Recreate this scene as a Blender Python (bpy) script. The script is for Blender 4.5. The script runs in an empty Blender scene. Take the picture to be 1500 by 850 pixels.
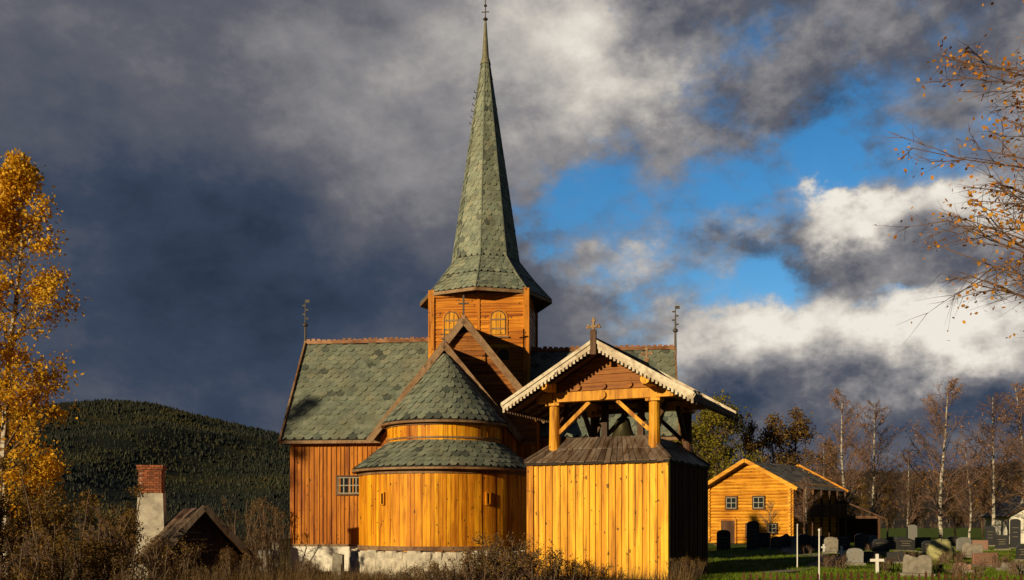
import bpy, math, random
import numpy as np
from mathutils import Vector, Matrix
R=math.radians
random.seed(7)
sc=bpy.context.scene
EYE=1.7; F=1458.0; HZ=765.0
def wx(px,d): return (px-750)/F*d
def wz(py,d): return EYE+(HZ-py)/F*d

# ------------------------------------------------------------------ terrain
def ss(a,b,x):
    t=max(0.0,min(1.0,(x-a)/(b-a))); return t*t*(3-2*t)
def ground_z(x,y):
    z=0.0
    z-=0.55*(1-ss(-2.5,1.0,x-max(0,y-36)*.5))*ss(28,34,y)
    z-=1.0*(1-ss(-16,-9,x))
    z-=0.6*(1-ss(25.5,28.5,y))
    z-=.3*ss(60,85,y)
    far=ss(115,300,y)
    z-=far*(9*(1-ss(-5,30,x))+4)
    z+=0.05*math.sin(x*0.9+1.3)*math.sin(y*0.7)+0.03*math.sin(x*2.3)*math.cos(y*1.9)
    return z

# ------------------------------------------------------------------ mesh builder
class MB:
    def __init__(s): s.v=[];s.f=[];s.m=[]
    def add(s,vs,fs,m=0):
        o=len(s.v); s.v.extend([tuple(v) for v in vs])
        for f in fs: s.f.append(tuple(i+o for i in f)); s.m.append(m)
    def hexa(s,P,m=0):  # 4 bottom, 4 top
        s.add(P,[(3,2,1,0),(4,5,6,7),(0,1,5,4),(1,2,6,5),(2,3,7,6),(3,0,4,7)],m)
    def box(s,x0,x1,y0,y1,z0,z1,m=0):
        s.hexa([(x0,y0,z0),(x1,y0,z0),(x1,y1,z0),(x0,y1,z0),(x0,y0,z1),(x1,y0,z1),(x1,y1,z1),(x0,y1,z1)],m)
    def beam(s,a,b,w,h,m=0,up=(0,0,1)):
        a=Vector(a);b=Vector(b);d=(b-a).normalized();up=Vector(up)
        if abs(d.dot(up))>0.98: up=Vector((0,1,0))
        sd=d.cross(up).normalized();u=sd.cross(d).normalized()
        sd*=w/2;u*=h/2
        s.hexa([a-sd-u,a+sd-u,b+sd-u,b-sd-u,a-sd+u,a+sd+u,b+sd+u,b-sd+u],m)
    def tube(s,pts,rad,n=5,m=0,cap=True):
        pts=[Vector(p) for p in pts];vs=[];fs=[]
        for i,p in enumerate(pts):
            d=(pts[min(i+1,len(pts)-1)]-pts[max(i-1,0)])
            if d.length<1e-6:d=Vector((0,0,1))
            d.normalize()
            a=d.cross(Vector((0.31,0.95,0.05)))
            if a.length<0.1:a=d.cross(Vector((1,0,0)))
            a.normalize();b=d.cross(a)
            for k in range(n):
                t=2*math.pi*k/n; vs.append(p+(a*math.cos(t)+b*math.sin(t))*rad[i])
        for i in range(len(pts)-1):
            for k in range(n):
                k2=(k+1)%n; fs.append((i*n+k,i*n+k2,(i+1)*n+k2,(i+1)*n+k))
        if cap: fs.append(tuple(range(n))[::-1]); fs.append(tuple(range((len(pts)-1)*n,len(pts)*n)))
        s.add(vs,fs,m)
    def lathe(s,c,prof,n=24,m=0,a0=0,a1=2*math.pi):
        full=abs(a1-a0-2*math.pi)<1e-4; vs=[];fs=[]; N=n if full else n+1
        for r,z in prof:
            for k in range(N):
                t=a0+(a1-a0)*k/n; vs.append((c[0]+r*math.cos(t),c[1]+r*math.sin(t),c[2]+z))
        for i in range(len(prof)-1):
            for k in range(n):
                k2=(k+1)%N; fs.append((i*N+k,i*N+k2,(i+1)*N+k2,(i+1)*N+k))
        s.add(vs,fs,m)
    def obj(s,name,mats,parent=None,smooth=False,loc=None):
        me=bpy.data.meshes.new(name); me.from_pydata(s.v,[],s.f)
        for mt in mats: me.materials.append(mt)
        me.polygons.foreach_set('material_index',s.m)
        if smooth: me.polygons.foreach_set('use_smooth',[True]*len(s.f))
        me.update()
        o=bpy.data.objects.new(name,me); sc.collection.objects.link(o)
        if parent: o.parent=parent
        if loc: o.location=loc
        return o
def empty(name,loc,th=0,s=1):
    e=bpy.data.objects.new(name,None); sc.collection.objects.link(e)
    e.location=loc; e.rotation_euler=(0,0,-R(th)); e.empty_display_size=.5; e.scale=(s,s,s); return e

# ------------------------------------------------------------------ materials
def newmat(name):
    m=bpy.data.materials.new(name); m.use_nodes=True
    nt=m.node_tree; b=nt.nodes['Principled BSDF']; return m,nt,b
def ramp(nt,stops,fac):
    r=nt.nodes.new('ShaderNodeValToRGB'); e=r.color_ramp.elements
    while len(e)>1: e.remove(e[-1])
    e[0].position=stops[0][0]; e[0].color=(*stops[0][1],1)
    for p,c in stops[1:]:
        n=e.new(p); n.color=(*c,1)
    nt.links.new(fac,r.inputs[0]); return r.outputs[0]
def noise(nt,scale,vec=None,detail=4,rough=.55,sc3=None,coord='Object'):
    n=nt.nodes.new('ShaderNodeTexNoise'); n.inputs['Scale'].default_value=scale
    n.inputs['Detail'].default_value=detail; n.inputs['Roughness'].default_value=rough
    if vec is None:
        tc=nt.nodes.new('ShaderNodeTexCoord'); vec=tc.outputs[coord]
    if sc3:
        mp=nt.nodes.new('ShaderNodeMapping'); mp.inputs['Scale'].default_value=sc3
        nt.links.new(vec,mp.inputs[0]); vec=mp.outputs[0]
    nt.links.new(vec,n.inputs['Vector']); return n.outputs['Fac']
def mixc(nt,mode,fac,a,b):
    m=nt.nodes.new('ShaderNodeMix'); m.data_type='RGBA'; m.blend_type=mode
    for i,v in ((0,fac),(6,a),(7,b)):
        if isinstance(v,(int,float)): m.inputs[i].default_value=v
        elif isinstance(v,tuple): m.inputs[i].default_value=(*v,1)
        else: nt.links.new(v,m.inputs[i])
    return m.outputs[2]
def island(nt):
    return nt.nodes.new('ShaderNodeNewGeometry').outputs['Random Per Island']
def bump(nt,b,h,st=.3,dist=.02):
    n=nt.nodes.new('ShaderNodeBump'); n.inputs['Strength'].default_value=st; n.inputs['Distance'].default_value=dist
    nt.links.new(h,n.inputs['Height']); nt.links.new(n.outputs[0],b.inputs['Normal'])
def wood(name,stops,grain,rough=.6,dark=(.05,.02,.008),damt=.82,stain=1.0,streak=.8):
    m,nt,b=newmat(name)
    c=ramp(nt,stops,island(nt))
    g=noise(nt,1.0,sc3=grain,detail=6,rough=.65)
    c=mixc(nt,'MULTIPLY',damt,c,ramp(nt,[(.3,(.4,.26,.16)),(.48,(.95,.91,.86)),(.7,(1.15,1.15,1.15))],g))
    s2=noise(nt,1.0,sc3=tuple(q*.35 for q in grain),detail=5,rough=.6)
    c=mixc(nt,'MULTIPLY',streak,c,ramp(nt,[(.36,(.42,.26,.15)),(.50,(1,1,1)),(.7,(1.1,1.1,1.1))],s2))
    big=noise(nt,.55,detail=5,rough=.6,sc3=(1,1,.45))
    f=ramp(nt,[(.46,(0,0,0)),(.70,(stain*.8,)*3)],big)
    c=mixc(nt,'MIX',f,c,mixc(nt,'MULTIPLY',1.0,c,(.52,.32,.2)))
    kn=noise(nt,1.0,sc3=(7,7,5),detail=1)
    kf=ramp(nt,[(.70,(0,0,0)),(.74,(.8,.8,.8))],kn)
    c=mixc(nt,'MIX',kf,c,dark)
    nt.links.new(c,b.inputs['Base Color']); b.inputs['Roughness'].default_value=rough
    b.inputs['Specular IOR Level'].default_value=.25
    bump(nt,b,g,.5,.02); return m
VG=(14,14,.9)
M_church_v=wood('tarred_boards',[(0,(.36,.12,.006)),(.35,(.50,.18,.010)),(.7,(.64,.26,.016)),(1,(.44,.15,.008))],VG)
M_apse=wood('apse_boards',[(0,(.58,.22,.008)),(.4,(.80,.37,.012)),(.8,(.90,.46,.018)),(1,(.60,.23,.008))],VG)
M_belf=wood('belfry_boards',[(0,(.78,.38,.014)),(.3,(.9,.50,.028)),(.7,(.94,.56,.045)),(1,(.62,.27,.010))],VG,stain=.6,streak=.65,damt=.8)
M_belf_shade=wood('belfry_painted_shade_boards',[(0,(.10,.042,.012)),(.5,(.15,.065,.016)),(1,(.07,.03,.01))],VG)  # belfry boards darkened: shade of the right and back walls put into colour
M_tower=wood('tower_boards',[(0,(.54,.19,.010)),(.5,(.72,.29,.015)),(1,(.44,.14,.007))],(.9,.9,22))
M_gable=wood('gable_logs',[(0,(.30,.11,.015)),(.5,(.38,.15,.02)),(1,(.24,.08,.01))],(.9,.9,18))
M_log=wood('yellow_logs',[(0,(.66,.32,.025)),(.5,(.8,.42,.04)),(1,(.54,.23,.016))],(.9,.9,16),stain=.7,streak=.6)
M_post=wood('post_wood',[(0,(.62,.30,.022)),(1,(.78,.40,.035))],(12,12,1.5))
M_darkw=wood('dark_wood',[(0,(.09,.045,.022)),(.5,(.14,.075,.04)),(1,(.06,.03,.018))],(10,10,1.2))
M_verge=wood('weathered_verge',[(0,(.24,.15,.085)),(1,(.31,.21,.125))],(6,6,6),dark=(.06,.04,.03),streak=.5)
M_pale=wood('pale_barge_boards',[(0,(.62,.58,.49)),(.5,(.68,.65,.56)),(1,(.5,.46,.38))],(6,6,6),dark=(.12,.09,.06),streak=.5,stain=.7)
M_ridge=wood('ridge_boards',[(0,(.30,.16,.09)),(1,(.38,.22,.13))],(3,3,8))
M_shing=wood('skirt_roof_boards',[(0,(.12,.092,.075)),(.5,(.19,.15,.125)),(1,(.08,.06,.05))],(12,3,3))
def slate(name,stops):
    m,nt,b=newmat(name)
    c=ramp(nt,stops,island(nt))
    n=noise(nt,2.2,detail=7,rough=.7)
    c=mixc(nt,'MULTIPLY',.8,c,ramp(nt,[(.3,(.5,.5,.5)),(.6,(1.15,1.15,1.12))],n))
    n3=noise(nt,.8,detail=5,rough=.6)
    c=mixc(nt,'MIX',ramp(nt,[(.5,(0,0,0)),(.7,(.5,.5,.5))],n3),c,(.15,.15,.10))
    n2=noise(nt,9,detail=4)
    c=mixc(nt,'MIX',ramp(nt,[(.58,(0,0,0)),(.72,(.35,.35,.35))],n2),c,(.18,.185,.09))
    nt.links.new(c,b.inputs['Base Color']); b.inputs['Roughness'].default_value=.62
    b.inputs['Specular IOR Level'].default_value=.3
    bump(nt,b,n2,.35,.02); return m
SL=[(0,(.135,.165,.14)),(.2,(.175,.205,.17)),(.45,(.21,.235,.19)),(.62,(.155,.19,.16)),(.8,(.23,.24,.185)),(.92,(.115,.14,.125)),(.96,(.065,.08,.075)),(1,(.09,.105,.095))]
M_slate=slate('green_slate',SL)
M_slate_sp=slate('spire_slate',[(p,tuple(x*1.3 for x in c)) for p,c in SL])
M_greyroof=slate('grey_roof',[(0,(.15,.14,.13)),(1,(.24,.22,.2))])
def plain(name,col,rough=.7,var=.5,scale=5,metal=0,bs=.3,isl=False):
    m,nt,b=newmat(name)
    n=noise(nt,scale,detail=6,rough=.65)
    lo=tuple(x*(1-var) for x in col); hi=tuple(min(1,x*(1+var*.5)) for x in col)
    c=ramp(nt,[(.3,lo),(.65,hi)],n)
    if isl:
        c=mixc(nt,'MULTIPLY',1.0,c,ramp(nt,[(0,(.55,.55,.55)),(1,(1.3,1.25,1.2))],island(nt)))
    nt.links.new(c,b.inputs['Base Color']); b.inputs['Roughness'].default_value=rough; b.inputs['Metallic'].default_value=metal
    bump(nt,b,n,bs,.03); return m
M_under=plain('dark_underlay',(.03,.022,.015),.9)
M_white=plain('whitewash',(.78,.76,.70),.85,.25,4)
M_stone=plain('field_stone',(.36,.33,.28),.9,.5,6,isl=True)
M_limed=plain('limewashed_stone',(.52,.48,.41),.9,.45,3)
M_iron=plain('wrought_iron',(.06,.045,.035),.6,.4,10)
M_copper=plain('copper_cap',(.20,.19,.13),.5,.3,6)
M_brick=plain('brick',(.33,.11,.05),.85,.4,14,isl=True)
M_mortar=plain('mortar',(.35,.32,.28),.9,.3,8)
M_bronze=plain('bell_bronze',(.10,.09,.05),.4,.3,6,metal=.7)
mg,nt,b=newmat('window_glass'); b.inputs['Base Color'].default_value=(.015,.02,.025,1); b.inputs['Roughness'].default_value=.08; M_glass=mg
M_frame=plain('window_frame',(.36,.34,.28),.7,.2,8)

# ------------------------------------------------------------------ wall and roof helpers
def vwall(M,p0,p1,z0,top,bw=.2,m=0,t=.045,batten=0,rng=random):
    p0=Vector(p0);p1=Vector(p1);d=p1-p0;L=d.length;d.normalize();n=Vector((d.y,-d.x))
    s=0.0;g=.006
    while s<L-.02:
        w=min(bw*rng.uniform(.75,1.25),L-s)
        if L-s-w<.06: w=L-s
        tt=t+rng.uniform(-.010,.015)
        a=p0+d*(s+g);b_=p0+d*(s+w-g);za=top(s+g)-rng.uniform(0,.01);zb=top(s+w-g)
        zb0=z0-rng.uniform(0,.05)
        ao=a+n*tt;bo=b_+n*tt
        M.hexa([(ao.x,ao.y,zb0),(bo.x,bo.y,zb0),(b_.x,b_.y,zb0),(a.x,a.y,zb0),(ao.x,ao.y,za),(bo.x,bo.y,zb),(b_.x,b_.y,zb),(a.x,a.y,za)],m)
        if batten and s>0.05:
            c=p0+d*s; h=batten/2
            a=c-d*h+n*(tt*.6);b2=c+d*h+n*(tt*.6);ao=c-d*h+n*(tt+.035);bo=c+d*h+n*(tt+.035)
            za=top(s)-.012
            M.hexa([(ao.x,ao.y,z0+.01),(bo.x,bo.y,z0+.01),(b2.x,b2.y,z0+.01),(a.x,a.y,z0+.01),(ao.x,ao.y,za),(bo.x,bo.y,za),(b2.x,b2.y,za),(a.x,a.y,za)],m)
        s+=w
def hwall(M,p0,p1,z0,z1,ext=None,bh=.2,m=0,t=.05,rng=random):
    p0=Vector(p0);p1=Vector(p1);d=p1-p0;L=d.length;d.normalize();n=Vector((d.y,-d.x))
    z=z0
    while z<z1-.01:
        h=min(bh*rng.uniform(.85,1.15),z1-z)
        a0,b0=(0,L) if not ext else ext(z)
        a1,b1=(0,L) if not ext else ext(z+h)
        if b1<a1: a1=b1=(a0+b0)/2
        if b0-a0<.05: break
        tt=t+rng.uniform(0,.01)
        def P(s,o,zz):
            q=p0+d*s+n*o; return (q.x,q.y,zz)
        M.hexa([P(a0,tt+.015,z+.004),P(b0,tt+.015,z+.004),P(b0,0,z+.004),P(a0,0,z+.004),P(a1,tt-.01,z+h-.006),P(b1,tt-.01,z+h-.006),P(b1,0,z+h-.006),P(a1,0,z+h-.006)],m)
        z+=h
def slates(M,S,rows,W,tw,m=0,rng=random,lift=1.0):
    for i in range(rows):
        v0=i/rows; n=max(2,round(W(v0)/tw)); off=.5 if i%2 else 0.0
        for k in range(n+1):
            uc=(k+off)/n; ua=max(0,uc-.5/n);ub=min(1,uc+.5/n)
            if ub-ua<.12/n: continue
            cl=lambda x:max(0.0,min(1.0,x))
            vj=rng.uniform(-.05,.05)/rows
            uv=[(ua,v0+.55/rows+vj,.026),(max(ua,cl(uc-.24/n)),v0+vj,.04),(min(ub,cl(uc+.24/n)),v0+vj,.04),(ub,v0+.55/rows+vj,.026),(ub,min(1,v0+1.6/rows),.004),(ua,min(1,v0+1.6/rows),.004)]
            e=1e-3; uu=min(.998,max(.002,uc)); vv=min(.99,v0+.3/rows)
            p=Vector(S(uu,vv)); nn=(Vector(S(uu+e,vv))-p).cross(Vector(S(uu,vv+e))-p).normalized()
            j=rng.uniform(0,.018); tl=rng.uniform(-.012,.012)
            pts=[Vector(S(cl(u),max(-.02,v)))+nn*((l+j+(tl if u>uc else -tl)))*lift for u,v,l in uv]
            M.add(pts,[tuple(range(6))],m)
def patch(a,b,c,d):
    a,b,c,d=map(Vector,(a,b,c,d))
    return lambda u,v:(a*(1-u)+b*u)*(1-v)+(d*(1-u)+c*u)*v
def roof_plane(U,Sm,a,b,c,d,tw=.42,rh=.30):
    a,b,c,d=map(Vector,(a,b,c,d)); n=(b-a).cross(d-a).normalized()*.10
    U.hexa([a-n,b-n,c-n,d-n,a,b,c,d],0)
    L=((d-a).length+(c-b).length)/2
    W=lambda v:((b-a).length*(1-v)+(c-d).length*v)
    slates(Sm,patch(a,b,c,d),max(3,round(L/rh)),W,tw)
def gable_roof_y(U,Sm,V,cx,hw,y0,y1,ze,zr,tw=.42,rh=.3,vw=.09,vh=.28,verge_back=True):
    roof_plane(U,Sm,(cx-hw,y1,ze),(cx-hw,y0,ze),(cx,y0,zr),(cx,y1,zr),tw,rh)
    roof_plane(U,Sm,(cx+hw,y0,ze),(cx+hw,y1,ze),(cx,y1,zr),(cx,y0,zr),tw,rh)
    for y in ([y0-vw/2,y1+vw/2] if verge_back else [y0-vw/2]):
        for s in (-1,1):
            V.beam((cx+s*(hw+.05),y,ze-.06-.05*(zr-ze)/hw),(cx,y,zr-.03),vw,vh,0,up=(0,0,1))
def gable_roof_x(U,Sm,V,x0,x1,cy,hd,ze,zr,tw=.42,rh=.3,left=True,right=True):
    roof_plane(U,Sm,(x0,cy-hd,ze),(x1,cy-hd,ze),(x1,cy,zr),(x0,cy,zr),tw,rh)
    roof_plane(U,Sm,(x1,cy+hd,ze),(x0,cy+hd,ze),(x0,cy,zr),(x1,cy,zr),tw,rh)
    for f,x in ((left,x0-.04),(right,x1+.04)):
        if f:
            for s in (-1,1): V.beam((x,cy+s*(hd+.05),ze-.1),(x,cy,zr-.0),.08,.3,0)
def cross(M,x,y,z,h,w,t=.07,m=0):
    M.beam((x,y,z),(x,y,z+h),t,t,m); zc=z+h*.66
    M.beam((x-w/2,y,zc),(x+w/2,y,zc),t*.8,t*.8,m)
def window(P,name,par,p0,p1,z0,z1,nx,nz,off=.05,fr=.06,fm=None):
    M=MB(); p0=Vector(p0);p1=Vector(p1);d=p1-p0;L=d.length;d.normalize();n=Vector((d.y,-d.x))
    def bx(s0,s1,a,b_,o0,o1,m):
        q=[p0+d*s0+n*o1,p0+d*s1+n*o1,p0+d*s1+n*o0,p0+d*s0+n*o0]
        M.hexa([(k.x,k.y,a) for k in q]+[(k.x,k.y,b_) for k in q],m)
    bx(0,L,z0,z1,0,off+.012,0)
    bx(-fr,0,z0-fr,z1+fr,0,off+.06,1);bx(L,L+fr,z0-fr,z1+fr,0,off+.06,1)
    bx(0.002,L-.002,z1,z1+fr,0,off+.058,1);bx(0.002,L-.002,z0-fr,z0,0,off+.075,1)
    for i in range(1,nx): s=L*i/nx; bx(s-.022,s+.022,z0,z1,off+.014,off+.04,2)
    for i in range(1,nz): z=z0+(z1-z0)*i/nz; bx(0,L,z-.02,z+.02,off+.016,off+.037,2)
    if L>.3:
        bx(0,.04,z0,z1,off+.015,off+.045,2);bx(L-.04,L,z0,z1,off+.015,off+.045,2);bx(.041,L-.041,z1-.04,z1,off+.015,off+.044,2);bx(.041,L-.041,z0,z0+.04,off+.015,off+.044,2)
    return M.obj(name,[M_glass,fm or M_darkw,M_frame],par)

# ================================================================== STAVE CHURCH
CH=empty('wooden_stave_church',(-1.28,48,0),6.5)
U=MB();Sm=MB();V=MB();W=MB();FD=MB();RD=MB();IR=MB()
for (x0,x1,rx0,rx1,zr,lf) in ((-8.5,-2.2,-8.9,-2.25,10.45,True),(2.2,8.6,2.25,9.0,9.85,False)):
    ze=5.43;hd=3.6;wd=3.2
    sl=(zr-ze)/hd
    FD.box(x0-.06,x1,-wd-.07,wd+.07,-1.2,.7)
    U.box(x0+.03,x1,-wd+.03,wd-.03,.7,ze+.3)
    xe=x0+.03 if lf else x1-.03; xi=x1 if lf else x0
    a,b_=min(xe,xi),max(xe,xi)
    U.add([(a,-wd+.03,ze+.3),(a,wd-.03,ze+.3),(a,0,zr-.25),(b_,-wd+.03,ze+.3),(b_,wd-.03,ze+.3),(b_,0,zr-.25)],[(0,1,2),(3,5,4),(0,2,5,3),(1,4,5,2)])
    vwall(W,(x0,-wd),(x1,-wd),.66,lambda s:ze+.35,.21,0,.045,.05)
    vwall(W,(x1,wd),(x0,wd),.66,lambda s:ze+.35,.21,0)
    if lf: vwall(W,(x0,wd),(x0,-wd),.66,lambda s:ze+.45+sl*(wd-abs(s-wd))-.35,.21,0)
    else: vwall(W,(x1,-wd),(x1,wd),.66,lambda s:ze+.45+sl*(wd-abs(s-wd))-.35,.21,0)
    gable_roof_x(U,Sm,V,rx0,rx1,0,hd,ze,zr,left=lf,right=not lf)
    xc=x0 if lf else x1
    W.box(xc-.09,xc+.09,-wd-.11,-wd+.08,.62,ze+.2,0)
    V.box(x0-.1,x1,-wd-.12,-wd-.0,.6,.7)
    V.box(rx0,rx1,-hd-.06,-hd+.0,ze-.16,ze-.02)
    RD.beam((rx0-.1,0,zr+.08),(rx1,0,zr+.08),.16,.16)
    x=rx0
    while x<rx1-.2:
        RD.box(x+.02,x+.2,-.04,.04,zr+.16,zr+.2+.07*random.random()); x+=.26
def mast(x,y,z,h):
    IR.tube([(x,y,z-.3),(x,y,z+h*.45),(x,y,z+h)],[.07,.045,.02],6)
    IR.lathe((x,y,z+h*.42),[(.02,-.12),(.12,-.04),(.12,.04),(.02,.12)],8)
    for k in range(4): IR.box(x-.03-.12*(k%2),x+.03+.12*((k+1)%2),y-.015,y+.015,z+h*(.55+.1*k),z+h*(.55+.1*k)+.07)
    IR.box(x-.02,x+.2,y-.01,y+.01,z+h*.93,z+h*1.0)
mast(-8.95,0,10.5,2.15); mast(9.05,0,9.9,2.0)
FD.box(-3.3,3.3,2,9.1,-1.2,.72)
U.box(-3.17,3.17,2,9,.72,5.6)
vwall(W,(-3.2,9),(-3.2,3.3),.66,lambda s:5.6,.21); vwall(W,(3.2,3.3),(3.2,9),.66,lambda s:5.6,.21)
vwall(W,(3.2,9),(-3.2,9),.66,lambda s:5.6+1.32*(3.2-abs(s-3.2)),.21)
gable_roof_y(U,Sm,V,0,3.6,2.2,9.4,5.43,10.1)
cx=-.2
U.box(cx-3.05,cx+3.05,-4.95,-2,-1,6.1)
FD.box(cx-3.12,cx+3.12,-5.02,-3,-1.2,.69)
hwall(W,(cx-3.1,-5),(cx+3.1,-5),5.0,9.9,lambda z:(0+max(0,(z-6.5)/1.23),6.2-max(0,(z-6.5)/1.23)),.2,1)
vwall(W,(cx+3.1,-5),(cx+3.1,-3.2),.66,lambda s:6.3,.21); vwall(W,(cx-3.1,-3.2),(cx-3.1,-5),.66,lambda s:6.3,.21)
vwall(W,(cx-3.1,-5),(cx+3.1,-5),.66,lambda s:5.0,.21)
gable_roof_y(U,Sm,V,cx,3.5,-5.25,-2.0,6.1,10.42,vh=.3,verge_back=False)
RD.beam((cx,-5.35,10.5),(cx,-2.2,10.5),.16,.16)
cross(IR,cx,-5.3,10.4,1.05,.45,.07)
ex=-.73
U.box(ex-2.7,ex+2.7,-6.6,-4.9,-1,5.2)
FD.box(ex-2.77,ex+2.77,-6.7,-4.9,-1.2,.68)
vwall(W,(ex-2.75,-6.62),(ex+2.75,-6.62),.6,lambda s:5.3+1.2*(2.75-abs(s-2.75)),.21)
vwall(W,(ex+2.75,-6.6),(ex+2.75,-5),.6,lambda s:5.3,.21);vwall(W,(ex-2.75,-5),(ex-2.75,-6.6),.6,lambda s:5.3,.21)
gable_roof_y(U,Sm,V,ex,3.14,-6.95,-4.8,5.2,9.05,vh=.26,verge_back=False)
RD.beam((ex,-7.0,9.12),(ex,-5.0,9.12),.14,.14)
cross(IR,ex,-6.98,9.0,.7,.32,.05)
# apse
ac=(-.68,-7.12,0); A0=R(180-12);A1=R(360+12)
def apse_boards(M,r,z0,z1,bw,m,t=.05):
    n=int(r*(A1-A0)/bw)
    for k in range(n):
        a=A0+(A1-A0)*(k+.03)/n; b_=A0+(A1-A0)*(k+.97)/n; tt=t+random.uniform(-.014,.016)
        P=[(ac[0]+q*math.cos(w),ac[1]+q*math.sin(w)) for q,w in ((r+tt,a),(r+tt,b_),(r,b_),(r,a))]
        zz=z0-random.uniform(0,.05)
        M.hexa([(p[0],p[1],zz) for p in P]+[(p[0],p[1],z1) for p in P],m)
AP=MB()
U.lathe(ac,[(3.44,.4),(3.44,3.9)],48,0,A0,A1)
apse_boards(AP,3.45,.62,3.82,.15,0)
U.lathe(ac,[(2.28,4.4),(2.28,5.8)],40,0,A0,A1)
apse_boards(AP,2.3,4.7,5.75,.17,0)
for r,z,h,t in ((3.5,3.55,.12,.05),(3.5,.62,.16,.06),(2.36,4.98,.07,.04),(2.36,5.5,.12,.05)):
    V.lathe(ac,[(r,z),(r+t,z),(r+t,z+h),(r,z+h)],48,0,A0,A1)
def cone_roof(r0,z0,r1,z1,rh,tw):
    U.lathe(ac,[(r0-.5,z0-.02),(r0,z0-.09),(r0,z0),(r1,z1)],48,0,A0,A1)
    S=lambda u,v:(ac[0]+(r0+(r1-r0)*v)*math.cos(A0+(A1-A0)*u),ac[1]+(r0+(r1-r0)*v)*math.sin(A0+(A1-A0)*u),z0+(z1-z0)*v)
    L=math.hypot(r0-r1,z1-z0)
    slates(Sm,S,round(L/rh),lambda v:(r0+(r1-r0)*v)*(A1-A0),tw)
cone_roof(3.78,3.80,2.32,4.92,.29,.34)
cone_roof(2.58,5.68,.06,8.62,.29,.34)
V.lathe(ac,[(3.64,3.70),(3.80,3.70),(3.80,3.78),(3.64,3.79)],48,0,A0,A1)
V.lathe(ac,[(2.47,5.58),(2.62,5.58),(2.62,5.66),(2.47,5.66)],48,0,A0,A1)
AP.obj('apse_wall',[M_apse],CH)
for ang in (-32,38):
    a=R(270+ang); c=Vector((ac[0]+3.5*math.cos(a),ac[1]+3.5*math.sin(a))); tdir=Vector((-math.sin(a),math.cos(a)))
    p0=c-tdir*.05;p1=c+tdir*.05
    window(None,'apse_window',CH,tuple(p0),tuple(p1),2.4,2.8,1,1,.02,.05,M_apse)
ST=MB()
def stone(M,c,sx,sy,sz,rot=0,m=0,rng=random):
    vs=[];n=8
    for dz,sc_ in ((-1,.82),(-.45,1.0),(.45,1.0),(1,.8)):
        for k in range(n):
            a=2*math.pi*(k+.5)/n
            ca,sa=math.cos(a),math.sin(a); mm=max(abs(ca),abs(sa))**.75
            x=ca/mm*sx/2*sc_*rng.uniform(.88,1.05);y=sa/mm*sy/2*sc_*rng.uniform(.88,1.05);z=dz*sz/2*rng.uniform(.92,1)
            vs.append((c[0]+x*math.cos(rot)-y*math.sin(rot),c[1]+x*math.sin(rot)+y*math.cos(rot),c[2]+z))
    fs=[(i*n+k,i*n+(k+1)%n,(i+1)*n+(k+1)%n,(i+1)*n+k) for i in range(3) for k in range(n)]+[tuple(range(n))[::-1],tuple(range(3*n,4*n))]
    M.add(vs,fs,m)
LM=MB()
LM.lathe(ac,[(3.86,-1.2),(3.79,.52),(3.3,.6)],60,0,A0,A1)
LM.obj('apse_limewash_mortar',[M_limed],CH,True)
for row in range(5):
    th_=A0
    while th_<A1:
        wd_=random.uniform(.28,.75); a=th_+wd_/3.7/2; th_+=wd_/3.7
        rr=3.65+random.uniform(-.06,.03)+.02*(4-row)
        stone(ST,(ac[0]+rr*math.cos(a),ac[1]+rr*math.sin(a),-.85+row*.32+random.uniform(-.04,.04)),wd_*1.04,.4,random.uniform(.3,.38),a+R(90)+random.uniform(-.08,.08))
ST.obj('apse_foundation',[M_limed],CH)
# tower
TW=MB();hw=2.2
U.box(-hw+.02,hw-.02,-hw+.02,hw-.02,4,12.5)
for p0,p1 in (((-hw,-hw),(hw,-hw)),((hw,-hw),(hw,hw)),((hw,hw),(-hw,hw)),((-hw,hw),(-hw,-hw))):
    hwall(TW,p0,p1,5.5,12.45,None,.19,0)
for sx in (-1,1):
    for sy in (-1,1):
        V.box(sx*hw-.14,sx*hw+.14,sy*hw-.14,sy*hw+.14,5.6,12.4,1)
V.box(-.06,.06,-hw-.11,-hw,8,12.4,1)
V.box(-hw,hw,-hw-.13,-hw,12.05,12.2,1)
TW.obj('tower_wall',[M_tower],CH)
def arch_open(name,x,z0,w,h,y,shut=True):
    M=MB(); n=12
    def outline(w,h,zb): 
        pts=[(-w/2,zb),(w/2,zb)]
        for k in range(n+1):
            a=math.pi*k/n; pts.append((w/2*math.cos(a),zb+h-w/2+w/2*math.sin(a)))
        return pts
    for (ww,hh,zz,o1,m) in ((w+.26,h+.2,z0-.08,.10,3),(w+.1,h+.08,z0-.02,.108,0),(w,h,z0,.125,2 if shut else 0)):
        pts=outline(ww,hh,zz); k=len(pts)
        M.add([(x+a,y-o1,b_) for a,b_ in pts]+[(x+a,y,b_) for a,b_ in pts],[tuple(range(k))]+[(i,(i+1)%k,(i+1)%k+k,i+k) for i in range(k)],m)
    if shut:
        for i in range(1,3): M.box(x-w/2+w*i/3-.012,x-w/2+w*i/3+.012,y-.132,y-.127,z0+.01,z0+h-.12,0)
        for q in (.22,.62): M.box(x-w/2-.02,x+w/2+.02,y-.15,y-.133,z0+h*q,z0+h*q+.07,1)
        M.box(x-w/2-.18,x+w/2+.18,y-.17,y,z0-.16,z0-.09,1)
    return M.obj(name,[M_darkw,M_verge,M_belf,M_church_v],CH)
arch_open('tower_shutter',.92,10.3,.62,1.05,-hw)
arch_open('tower_shutter',-1.25,10.3,.62,1.05,-hw)
arch_open('tower_round_window',1.15,9.15,.42,.45,-hw,False)
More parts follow.
